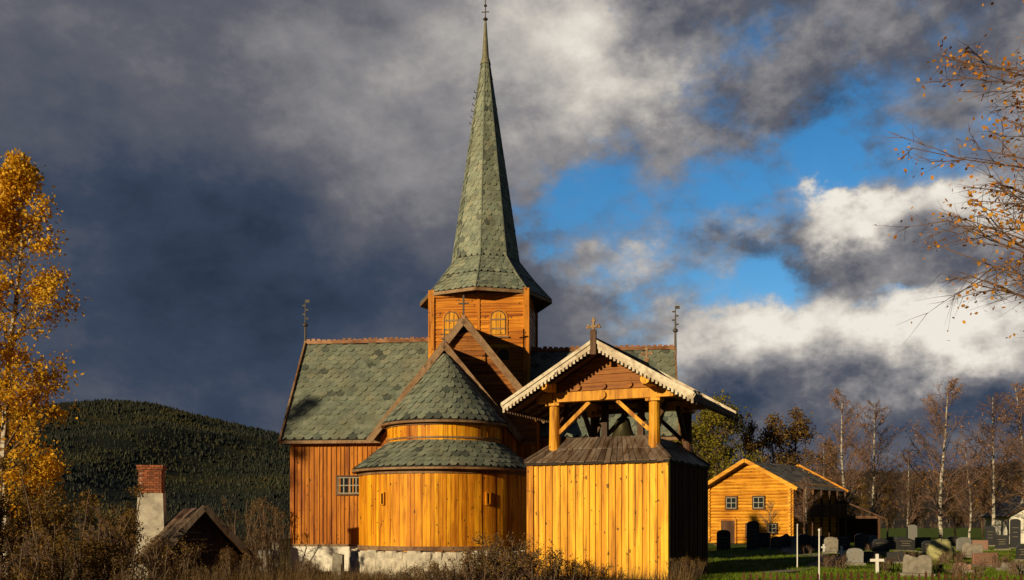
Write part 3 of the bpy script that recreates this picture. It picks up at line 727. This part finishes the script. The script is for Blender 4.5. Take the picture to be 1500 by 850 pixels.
for px,ytop,d,me_,h,r in ((1050,612,108,g1,9.5,0),(1020,640,112,g1,9.5,2),(1100,625,112,b3,9,0),(1135,612,114,b3,9,1),(1170,605,116,b3,9,2),(1215,650,118,b3,9,3),(1300,705,120,b3,9,4),(1340,710,122,b3,9,1),(1400,705,122,b3,9,2),(1440,700,122,b3,9,3),(1490,700,118,b3,9,5),(1260,700,120,b3,9,5.5)):
    x=wx(px,d);z0=ground_z(x,d);put('green_tree' if me_ is g1 else 'autumn_tree',me_,x,d,r,hsc(h,ytop,d,z0))
nb=tree_mesh('near_birch',52,9.9,.12,3.4,.44,56,9,7,5200,.06,[K_birch,K_twig,L_or],droop=.10,up=.42,twr=.005,prof=lambda t:(1-t)**.2,side=math.pi,sig=.65)
put('birch_tree',nb,7.95,12.2,0.0)
tl=tree_mesh('tall_birch',61,18.5,.14,2.6,.74,16,8,5,2200,.15,[K_birch,K_brown,L_yel],droop=.12,up=1.0)
put('birch_tree',tl,-34.5,20.5,1.0,1)

# ------------------------------------------------------------------ grass + weeds
def blades(name,mat,pts,hmin,hmax,wd,seed,lean=.4):
    r=np.random.default_rng(seed);n=len(pts);pts=np.array(pts)
    a=r.uniform(0,6.28,n);h=r.uniform(hmin,hmax,n);w_=wd*r.uniform(.6,1.3,n)
    v=np.zeros((n,3,3));v[:,0]=pts;v[:,1]=pts
    v[:,0,0]-=np.cos(a)*w_;v[:,0,1]-=np.sin(a)*w_;v[:,1,0]+=np.cos(a)*w_;v[:,1,1]+=np.sin(a)*w_
    v[:,2]=pts+np.stack([r.normal(0,lean,n)*h,r.normal(0,lean,n)*h,h],1)
    me=bpy.data.meshes.new(name);me.from_pydata(v.reshape(-1,3).tolist(),[],np.arange(n*3).reshape(n,3).tolist());me.materials.append(mat)
    o=bpy.data.objects.new(name,me);sc.collection.objects.link(o)
r=random.Random(9);pts=[]
while len(pts)<60000:
    d=28+(r.random()**1.4)*45;x=r.uniform(5.5,d*.56)
    if math.sin(x*1.7+math.sin(d*.8)*2)*math.sin(d*.9+x*.3)<-.55: continue
    pts.append((x,d,ground_z(x,d)-.01))
blades('lawn_grass',L_grass,pts,.05,.14,.012,1)
pts=[]
while len(pts)<24000:
    d=r.uniform(26,40);x=r.uniform(-20,5)
    if (x+1.9)**2+(d-41)**2<15: continue
    if x>0.5 and d>29: continue
    pts.append((x,d,ground_z(x,d)-.01))
blades('dry_grass',L_dry,pts,.15,.5,.010,2,.25)
pts=[(r.uniform(-14,5),r.uniform(26,28.2)) for _ in range(8000)];pts=[(x,y,ground_z(x,y)) for x,y in pts]
blades('tall_weeds',L_dry,pts,.3,.8,.008,3,.2)

# ------------------------------------------------------------------ hills with forest
def make_hill(name,prof,y0,y1,step,matg,mattree,ntree,th,seed,pw=1.0):
    PX=np.array([p[0] for p in prof],float);PZ=np.array([p[1] for p in prof],float)
    X=(PX-750)/F*y1;Z=(HZ-PZ)/F*y1
    rr=np.random.default_rng(seed)
    ph=rr.uniform(0,6.28,12)
    def hz(x,y):
        t=np.clip((y-y0)/(y1-y0),0,1);rz=np.interp(x,X,Z)
        bumps=sum(np.sin(x/(70+67*i)+ph[i]+y/(120+61*i))*(4+4*i) for i in range(5))
        # spurs and gullies running down the slope
        wv=x/260+.5*np.sin(y/420+ph[7])+.35*np.sin(x/700+ph[8])
        spur=(1-np.abs(np.sin(wv)))*46*np.sin(np.clip(t,0,1)*np.pi)**.8
        sp2=(1-np.abs(np.sin(x/115+y/520+ph[9])))*17*np.sin(t*np.pi)
        back=np.clip((y-y1)/(y1*.5),0,1)
        return -14+(rz+14)*(t**pw)*(1-back**2*.8)+bumps*.45*t+spur+sp2-18*np.sin(t*np.pi)
    gx=np.arange(X[0],X[-1],step);gy=np.arange(y0,y1*1.35,step)
    A,Bq=np.meshgrid(gx,gy);Hh=hz(A,Bq)
    v=np.stack([A,Bq,Hh],-1).reshape(-1,3);n=len(gx)
    f=[(j*n+i,j*n+i+1,(j+1)*n+i+1,(j+1)*n+i) for j in range(len(gy)-1) for i in range(n-1)]
    me=bpy.data.meshes.new(name);me.from_pydata(v.tolist(),[],f);me.polygons.foreach_set('use_smooth',[True]*len(f));me.materials.append(matg)
    o=bpy.data.objects.new(name,me);sc.collection.objects.link(o)
    N=int(ntree*1.5)
    y=y0+(y1*1.03-y0)*rr.random(N)**.7
    frac=y/y1; x=rr.uniform(X[0],X[-1],N)*np.minimum(1,frac+.05)
    dens=.5+.5*np.sin(x/61+ph[0]+2*np.sin(y/97))*np.sin(y/83+ph[1]+1.5*np.sin(x/131))
    keep=rr.random(N)<(.25+.75*dens); x=x[keep];y=y[keep];dens=dens[keep];n_=len(x);z=hz(x,y)-1
    h=th*(.35+.9*rr.random(n_)**2+.35*dens)*(.5+.5*np.clip((y-y0)/(y1-y0),0,1));rd=h*rr.uniform(.25,.55,n_);k=5
    ang=np.arange(k)*2*np.pi/k
    rot=rr.uniform(0,6.28,n_)[:,None]
    vv=np.zeros((n_,k+1,3));vv[:,:k,0]=x[:,None]+rd[:,None]*np.cos(ang+rot);vv[:,:k,1]=y[:,None]+rd[:,None]*np.sin(ang+rot);vv[:,:k,2]=z[:,None];vv[:,k,0]=x;vv[:,k,1]=y;vv[:,k,2]=z+h
    idx=np.arange(n_)[:,None]*(k+1)
    ff=np.concatenate([np.concatenate([idx+i,idx+(i+1)%k,idx+k],1) for i in range(k)],0)
    me=bpy.data.meshes.new(name+'_forest');me.from_pydata(vv.reshape(-1,3).tolist(),[],ff.tolist());me.materials.append(mattree)
    o=bpy.data.objects.new('spruce_forest',me);sc.collection.objects.link(o)
def hillmat(name,a,b2,b3,c3):
    m,nt,b=newmat(name)
    c=ramp(nt,[(.36,a),(.48,b2),(.56,b3),(.64,c3)],noise(nt,.0030,detail=7,rough=.7));nt.links.new(c,b.inputs['Base Color']);b.inputs['Roughness'].default_value=.95;b.inputs['Specular IOR Level'].default_value=.1;return m
M_hg=hillmat('forest_floor',(.010,.015,.012),(.018,.024,.015),(.032,.033,.014),(.07,.055,.018))
M_hg2=hillmat('heath',(.022,.02,.022),(.035,.028,.026),(.045,.036,.026),(.07,.05,.03))
make_hill('forested_hill',[(-700,660),(-400,640),(-100,618),(60,606),(105,597),(160,592),(230,597),(290,610),(340,624),(420,642),(520,668),(650,700),(900,730),(1100,760)],900,3600,45,M_hg,L_spr,62000,11,1)
make_hill('distant_hill',[(650,745),(900,720),(1100,702),(1230,694),(1330,690),(1400,684),(1500,672),(1800,650),(2400,660)],900,3200,55,M_hg2,L_spr2,20000,11,2)

# ------------------------------------------------------------------ cemetery
M_g=[plain('black_granite',(.035,.035,.04),.25,.3,12,bs=.03),plain('grey_granite',(.22,.22,.22),.6,.3,14),plain('red_granite',(.25,.13,.1),.5,.3,14),plain('rough_stone',(.22,.20,.17),.9,.5,5),plain('mossy_boulder',(.33,.32,.15),.95,.5,4)]
M_wp=plain('white_paint',(.8,.8,.78),.5,.05,4)
M_ins=plain('inscription',(.22,.19,.12),.5,.2,20)
def gravestone(px,ybase,wpx,hpx,kind,mi,rot=None,th=.16):
    d=1.7*F/(ybase-HZ);x=wx(px,d);z=ground_z(x,d);k=d/F;w=wpx*k;h=max(.2,hpx*k);M=MB();rg=random.Random(int(px*7+ybase))
    if kind=='boulder':
        n=14;m_=9
        P=[]
        for i in range(m_+1):
            for j in range(n):
                a=math.pi*i/m_;t=2*math.pi*j/n
                q=1+.07*math.sin(3*t+i+px)+.05*math.sin(5*a+2*t)+.04*math.sin(7*t-3*a)
                sa=max(0,math.sin(a))**.75
                P.append((w/2*q*sa*math.cos(t),w*.35*q*sa*math.sin(t),h*.42+h*.55*q*math.cos(a)))
        M.add(P,[(i*n+j,i*n+(j+1)%n,(i+1)*n+(j+1)%n,(i+1)*n+j) for i in range(m_) for j in range(n)],0)
        o=M.obj('boulder_gravestone',[M_g[mi]],None,True)
    elif kind=='cross':
        M.box(-.045,.045,-.025,.025,-.2,h);M.box(-w/2,w/2,-.022,.022,h*.6,h*.6+.09)
        o=M.obj('white_cross',[M_wp])
    else:
        n=10;pts=[(-w/2,.1),(w/2,.1)]
        for i in range(n+1):
            u=1-2*i/n
            if kind=='round': zz=h-w*.22+w*.22*math.sqrt(max(0,1-u*u))
            elif kind=='rough': zz=h*(.92+.08*math.sin(u*4+px))-abs(u)**3*h*.18+rg.uniform(-.03,.03)
            elif kind=='wave': zz=h*(.9+.1*math.cos(u*2.6+.6))
            else: zz=h
            xx=u*w/2+(rg.uniform(-.03,.03) if kind=='rough' else 0)
            pts.append((xx,zz))
        L=len(pts);t=th/2
        ti=t-.015
        P=[(a*.97,-t,b_*.985+.002) for a,b_ in pts]+[(a,-ti,b_) for a,b_ in pts]+[(a,ti,b_) for a,b_ in pts]+[(a*.97,t,b_*.985+.002) for a,b_ in pts]
        M.add(P,[tuple(range(L)),tuple(range(3*L,4*L))[::-1]]+[(q*L+i,q*L+L+i,q*L+L+(i+1)%L,q*L+(i+1)%L) for q in range(3) for i in range(L)],0)
        M.box(-w*.62,w*.62,-t-.12,t+.12,-.15,.09,1)
        if kind!='rough':
            for i in range(3):
                ww=w*(.3,.22,.26)[i]; M.box(-ww,ww,-t-.006,-t-.001,h*(.7-.15*i),h*(.7-.15*i)+.025,2)
        o=M.obj('gravestone',[M_g[mi],M_g[3],M_ins])
    o.location=(x,d,z);o.rotation_euler=(0,R(rg.uniform(-1.5,1.5)),R(rg.uniform(-25,5)) if rot is None else rot)
G=[(1060,800,20,38,'round',0),(1103,806,18,44,'round',0),(1120,803,15,24,'flat',0),(1137,806,16,20,'round',0),(1150,802,18,22,'rough',0),(1178,805,20,22,'round',0),(1198,806,18,20,'flat',0),(1217,812,20,24,'round',3),(1252,830,24,25,'round',1),(1236,806,18,20,'flat',0),(1262,803,20,22,'round',0),(1290,812,24,22,'round',0),(1307,806,16,20,'round',0),(1326,808,26,22,'wave',0),(1343,845,40,34,'rough',3),(1378,822,38,32,'boulder',4),(1337,790,13,26,'round',1),(1352,802,22,16,'flat',0),(1360,810,20,18,'round',0),(1412,806,22,20,'round',1),(1433,806,26,16,'flat',2),(1443,830,36,21,'flat',2),(1450,796,13,30,'round',0),(1424,818,28,22,'rough',3),(1487,803,14,44,'round',0),(1468,806,18,22,'flat',0),(1410,838,24,15,'wave',2),(1482,838,30,14,'rough',3),(1395,800,18,16,'round',0),(1276,800,16,18,'flat',1),(1313,826,28,20,'rough',0),(1500,822,20,24,'round',0),(1160,796,14,16,'flat',1),(1320,796,14,14,'round',0),(1232,828,14,12,'rough',3),(1508,842,24,18,'rough',3),(1270,822,20,15,'flat',0),(1390,812,14,14,'rough',3)]
for g in G: gravestone(*g)
gravestone(1233,826,13,26,'cross',0,0.1);gravestone(1285,841,20,28,'cross',0,0.0);gravestone(1207,812,8,14,'cross',0,0.2)
for px,d,w_,h_,mi in ((495,33.5,.42,1.25,3),(385,47,.7,1.3,1),(362,49,.5,1.1,1),(405,45,.4,1.5,3),(373,44,.5,.8,3),(392,52,.5,1.9,1)):
    M=MB();n=8;rg=random.Random(px)
    M.hexa([(-w_/2,-.1,-.4),(w_/2,-.1,-.4),(w_/2,.1,-.4),(-w_/2,.1,-.4),(-w_/2*.85,-.08,h_),(w_/2*.8,-.08,h_-.06),(w_/2*.8,.08,h_-.05),(-w_/2*.85,.08,h_)],0)
    M.box(-w_*.35,w_*.35,-.125,-.105,h_*.4,h_*.7,0)
    x=wx(px,d);o=M.obj('old_headstone',[M_g[mi]]);o.location=(x,d,ground_z(x,d));o.rotation_euler=(0,R(rg.uniform(-3,3)),R(rg.uniform(-20,10)))
for px,yt,yb in ((1168,770,835),(1200,776,852)):
    d=1.7*F/(yb-HZ);x=wx(px,d);h=(yb-yt)*d/F;M=MB();M.tube([(0,0,-.2),(0,0,h*.5),(0,0,h)],[.022,.02,.018],8);M.lathe((0,0,h),[(.03,-.02),(.035,.02),(0,.05)],8)
    o=M.obj('marker_pole',[M_wp]);o.location=(x,d,ground_z(x,d))
hp=tree_mesh('grave_plant',71,.45,.008,.25,.1,40,4,3,500,.035,[K_brown,K_twig,L_rust],stems=12,up=1.0,twr=.004)
for px,yb in ((1225,834),(1300,838),(1360,842),(1395,826),(1460,834),(1330,826),(1255,818),(1420,848),(1280,808),(1500,846),(1180,812)):
    d=1.7*F/(yb-HZ);put('heather_plant',hp,wx(px,d),d,px,1)
M=MB();x=6.2
rg=random.Random(4)
while x<15:
    y=26.6-.02*(x-6);z=ground_z(x,y);h=.72+rg.uniform(-.05,.04);q=.035
    M.hexa([(x-q,y,z-.1),(x+q,y,z-.1),(x+q,y+.025,z-.1),(x-q,y+.025,z-.1),(x-q*.9,y,z+h),(x+q*.9,y,z+h),(x+q*.9,y+.025,z+h),(x-q*.9,y+.025,z+h)])
    M.add([(x-q*.9,y,z+h),(x+q*.9,y,z+h),(x,y,z+h+.07),(x-q*.9,y+.025,z+h),(x+q*.9,y+.025,z+h),(x,y+.025,z+h+.07)],[(0,1,2),(3,5,4),(0,2,5,3),(1,4,5,2)])
    x+=.17+rg.uniform(0,.02)
for zz in (.2,.5): M.box(6.0,15,26.46,26.5,ground_z(8,26.5)+zz,ground_z(8,26.5)+zz+.08)
M.obj('picket_fence',[M_darkw])
M=MB();rg=random.Random(8)
x=-3.6
while x<1.2:
    y=33.6+.03*x
    for row in range(2):
        stone(M,(x+rg.uniform(-.1,.1),y,ground_z(x,y)+.12+row*.26),rg.uniform(.4,.7),.5,rg.uniform(.26,.34),rg.uniform(-.2,.2),0,rg)
    x+=.5
M.obj('dry_stone_wall',[M_stone])

# ================================================================== SKY
EL=14.0;AZ=44.0
wd=bpy.data.worlds.new('World');sc.world=wd;wd.use_nodes=True;nt=wd.node_tree;nt.nodes.clear()
try:
    wd.cycles.sampling_method='MANUAL'; wd.cycles.sample_map_resolution=256
except Exception: pass
def lk(a,b): nt.links.new(a,b)
def mt(op,a,b=None,c=None,clamp=False):
    n=nt.nodes.new('ShaderNodeMath');n.operation=op;n.use_clamp=clamp
    for i,v in enumerate((a,b,c)):
        if v is None: continue
        if isinstance(v,(int,float)): n.inputs[i].default_value=v
        else: lk(v,n.inputs[i])
    return n.outputs[0]
def sstep(v,a,b,to0=0,to1=1):
    m=nt.nodes.new('ShaderNodeMapRange');m.interpolation_type='SMOOTHSTEP';m.inputs[1].default_value=a;m.inputs[2].default_value=b;m.inputs[3].default_value=to0;m.inputs[4].default_value=to1;lk(v,m.inputs[0]);return m.outputs[0]
tc=nt.nodes.new('ShaderNodeTexCoord');sp=nt.nodes.new('ShaderNodeSeparateXYZ');lk(tc.outputs['Generated'],sp.inputs[0])
X_,Y_,Z_=sp.outputs
u=mt('ARCTAN2',X_,Y_);hyp=mt('SQRT',mt('ADD',mt('MULTIPLY',X_,X_),mt('MULTIPLY',Y_,Y_)));hyp=mt('MAXIMUM',hyp,.05);v=mt('DIVIDE',Z_,hyp)
def wn(scale,detail,rough,sc3,off=(0,0,0),dist=0,rot=0):
    mp=nt.nodes.new('ShaderNodeMapping');mp.inputs['Scale'].default_value=sc3;mp.inputs['Location'].default_value=off;mp.inputs['Rotation'].default_value=(0,rot,0);lk(tc.outputs['Generated'],mp.inputs[0])
    n=nt.nodes.new('ShaderNodeTexNoise');n.inputs['Scale'].default_value=scale;n.inputs['Detail'].default_value=detail;n.inputs['Roughness'].default_value=rough;n.inputs['Distortion'].default_value=dist
    lk(mp.outputs[0],n.inputs['Vector']);return n.outputs[0]
wA=wn(6,6,.62,(1,1,1.3));wB=wn(6,6,.62,(1,1,1.3),(5.2,1.3,3.7))
uw=mt('ADD',u,mt('MULTIPLY',mt('SUBTRACT',wA,.5),.30));vw=mt('ADD',v,mt('MULTIPLY',mt('SUBTRACT',wB,.5),.22))
def gs(px,py,sx,sy,amp):
    uc=math.atan((px-750)/F);vc=(HZ-py)/F*math.cos(uc);su=sx/F*math.cos(uc)**2;sv=sy/F*math.cos(uc)
    a=mt('MULTIPLY',mt('SUBTRACT',uw,uc),1/su);b_=mt('MULTIPLY',mt('SUBTRACT',vw,vc),1/sv)
    e=mt('EXPONENT',mt('MULTIPLY',mt('ADD',mt('MULTIPLY',a,a),mt('MULTIPLY',b_,b_)),-.5));return mt('MULTIPLY',e,amp)
def total(L,base):
    s=base
    for g in L: s=mt('ADD',gs(*g),s)
    return s
f1=wn(5,7,.6,(1,1,1.7),(0,0,.4),0,.25)
f2=wn(12,8,.62,(1,1,1.5),(3,1,2),0,.3)
bl=mt('SUBTRACT',1.0,mt('ABSOLUTE',mt('MULTIPLY',mt('SUBTRACT',wn(16,6,.55,(1,1,1.2),(9,4,1)),.5),4.0)))
Bf=total([(350,400,260,95,-.28),(300,560,320,70,-.10),(650,110,180,90,.22),(880,90,120,110,.44),(700,280,120,60,.06),
          (1265,310,85,34,.66),(1170,485,150,44,.50),(1440,500,110,42,.48),(1440,320,75,42,.48),(920,385,70,25,.28),(1050,300,45,16,.3),(1400,430,90,22,-.2),(1300,620,300,36,-.2),(1490,130,30,60,.2),(1180,130,120,80,-.06)],.36)
Bn=mt('ADD',Bf,mt('MULTIPLY',mt('SUBTRACT',f1,.5),.6))
Bn=mt('ADD',Bn,mt('MULTIPLY',mt('SUBTRACT',f2,.5),sstep(u,-.1,.2,.30,.90)))
Bn=mt('ADD',Bn,mt('MULTIPLY',mt('SUBTRACT',bl,.45),sstep(u,0.05,.25,0.02,.15)))
au=mt('ABSOLUTE',u)
Bn=mt('SUBTRACT',Bn,mt('MAXIMUM',sstep(au,.55,1.0,0,.42),sstep(v,.62,1.1,0,.42)))  # unseen sky to the sides, behind and overhead darkened to cut fill light
cr=nt.nodes.new('ShaderNodeValToRGB');e=cr.color_ramp.elements
st=[(0,(.018,.030,.056)),(.2,(.042,.060,.10)),(.4,(.112,.118,.145)),(.6,(.27,.26,.265)),(.8,(.56,.52,.47)),(1,(.86,.81,.72))]
e[0].position=0;e[0].color=(*st[0][1],1);e[1].position=1;e[1].color=(*st[-1][1],1)
for p,c in st[1:-1]: q=e.new(p);q.color=(*c,1)
lk(Bn,cr.inputs[0])
Mf=total([(1020,275,170,45,.85),(1225,180,60,60,.6),(1040,430,85,50,.9),(810,310,50,32,.7),(1250,238,80,26,.6),(930,25,20,10,.6),(1310,475,80,22,.65),(930,350,80,30,.5),(1400,240,90,30,.5),(1200,100,190,100,.34),(1100,390,50,30,.6),(880,470,60,40,.3)],0.0)
f3=wn(13,8,.64,(1,1,1.5),(7,3,5),0,.35)
Mn=mt('ADD',Mf,mt('MULTIPLY',mt('SUBTRACT',f3,.5),2.6))
Mn=mt('SUBTRACT',Mn,mt('MULTIPLY',sstep(Bn,.62,1.0),.5))
mask=sstep(Mn,.22,1.25,0,.97)
mask=mt('MULTIPLY',mask,sstep(Mf,.04,.22))
sky=nt.nodes.new('ShaderNodeTexSky');sky.sky_type='NISHITA';sky.sun_disc=False;sky.sun_elevation=R(EL);sky.sun_rotation=R(180+AZ);sky.air_density=1.0;sky.dust_density=.3;sky.ozone_density=3.0
hs=nt.nodes.new('ShaderNodeHueSaturation');hs.inputs['Saturation'].default_value=1.3;hs.inputs['Value'].default_value=1.0;lk(sky.outputs[0],hs.inputs['Color'])
bgs=nt.nodes.new('ShaderNodeBackground');bgs.inputs[1].default_value=.13;lk(hs.outputs[0],bgs.inputs[0])
bgc=nt.nodes.new('ShaderNodeBackground');bgc.inputs[1].default_value=1.0;lk(cr.outputs[0],bgc.inputs[0])
mx=nt.nodes.new('ShaderNodeMixShader');lk(mask,mx.inputs[0]);lk(bgc.outputs[0],mx.inputs[1]);lk(bgs.outputs[0],mx.inputs[2])
out=nt.nodes.new('ShaderNodeOutputWorld');lk(mx.outputs[0],out.inputs[0])
sd=Vector((-math.sin(R(AZ))*math.cos(R(EL)),-math.cos(R(AZ))*math.cos(R(EL)),math.sin(R(EL))))
sl=bpy.data.lights.new('sun','SUN');sl.energy=5.0;sl.angle=R(.5);sl.color=(1,.78,.45)
so=bpy.data.objects.new('sun',sl);sc.collection.objects.link(so);so.rotation_euler=sd.to_track_quat('Z','Y').to_euler();so.location=(-30,-30,30)
cd=bpy.data.cameras.new('camera');cam=bpy.data.objects.new('camera',cd);sc.collection.objects.link(cam);sc.camera=cam
cam.location=(0,0,EYE);cam.rotation_euler=(R(90),0,0);cd.sensor_width=36;cd.lens=F/1500*36;cd.shift_y=(HZ-425)/1500;cd.clip_end=15000;cd.clip_start=.1
sc.view_settings.view_transform='Standard';sc.view_settings.look='None';sc.view_settings.exposure=0
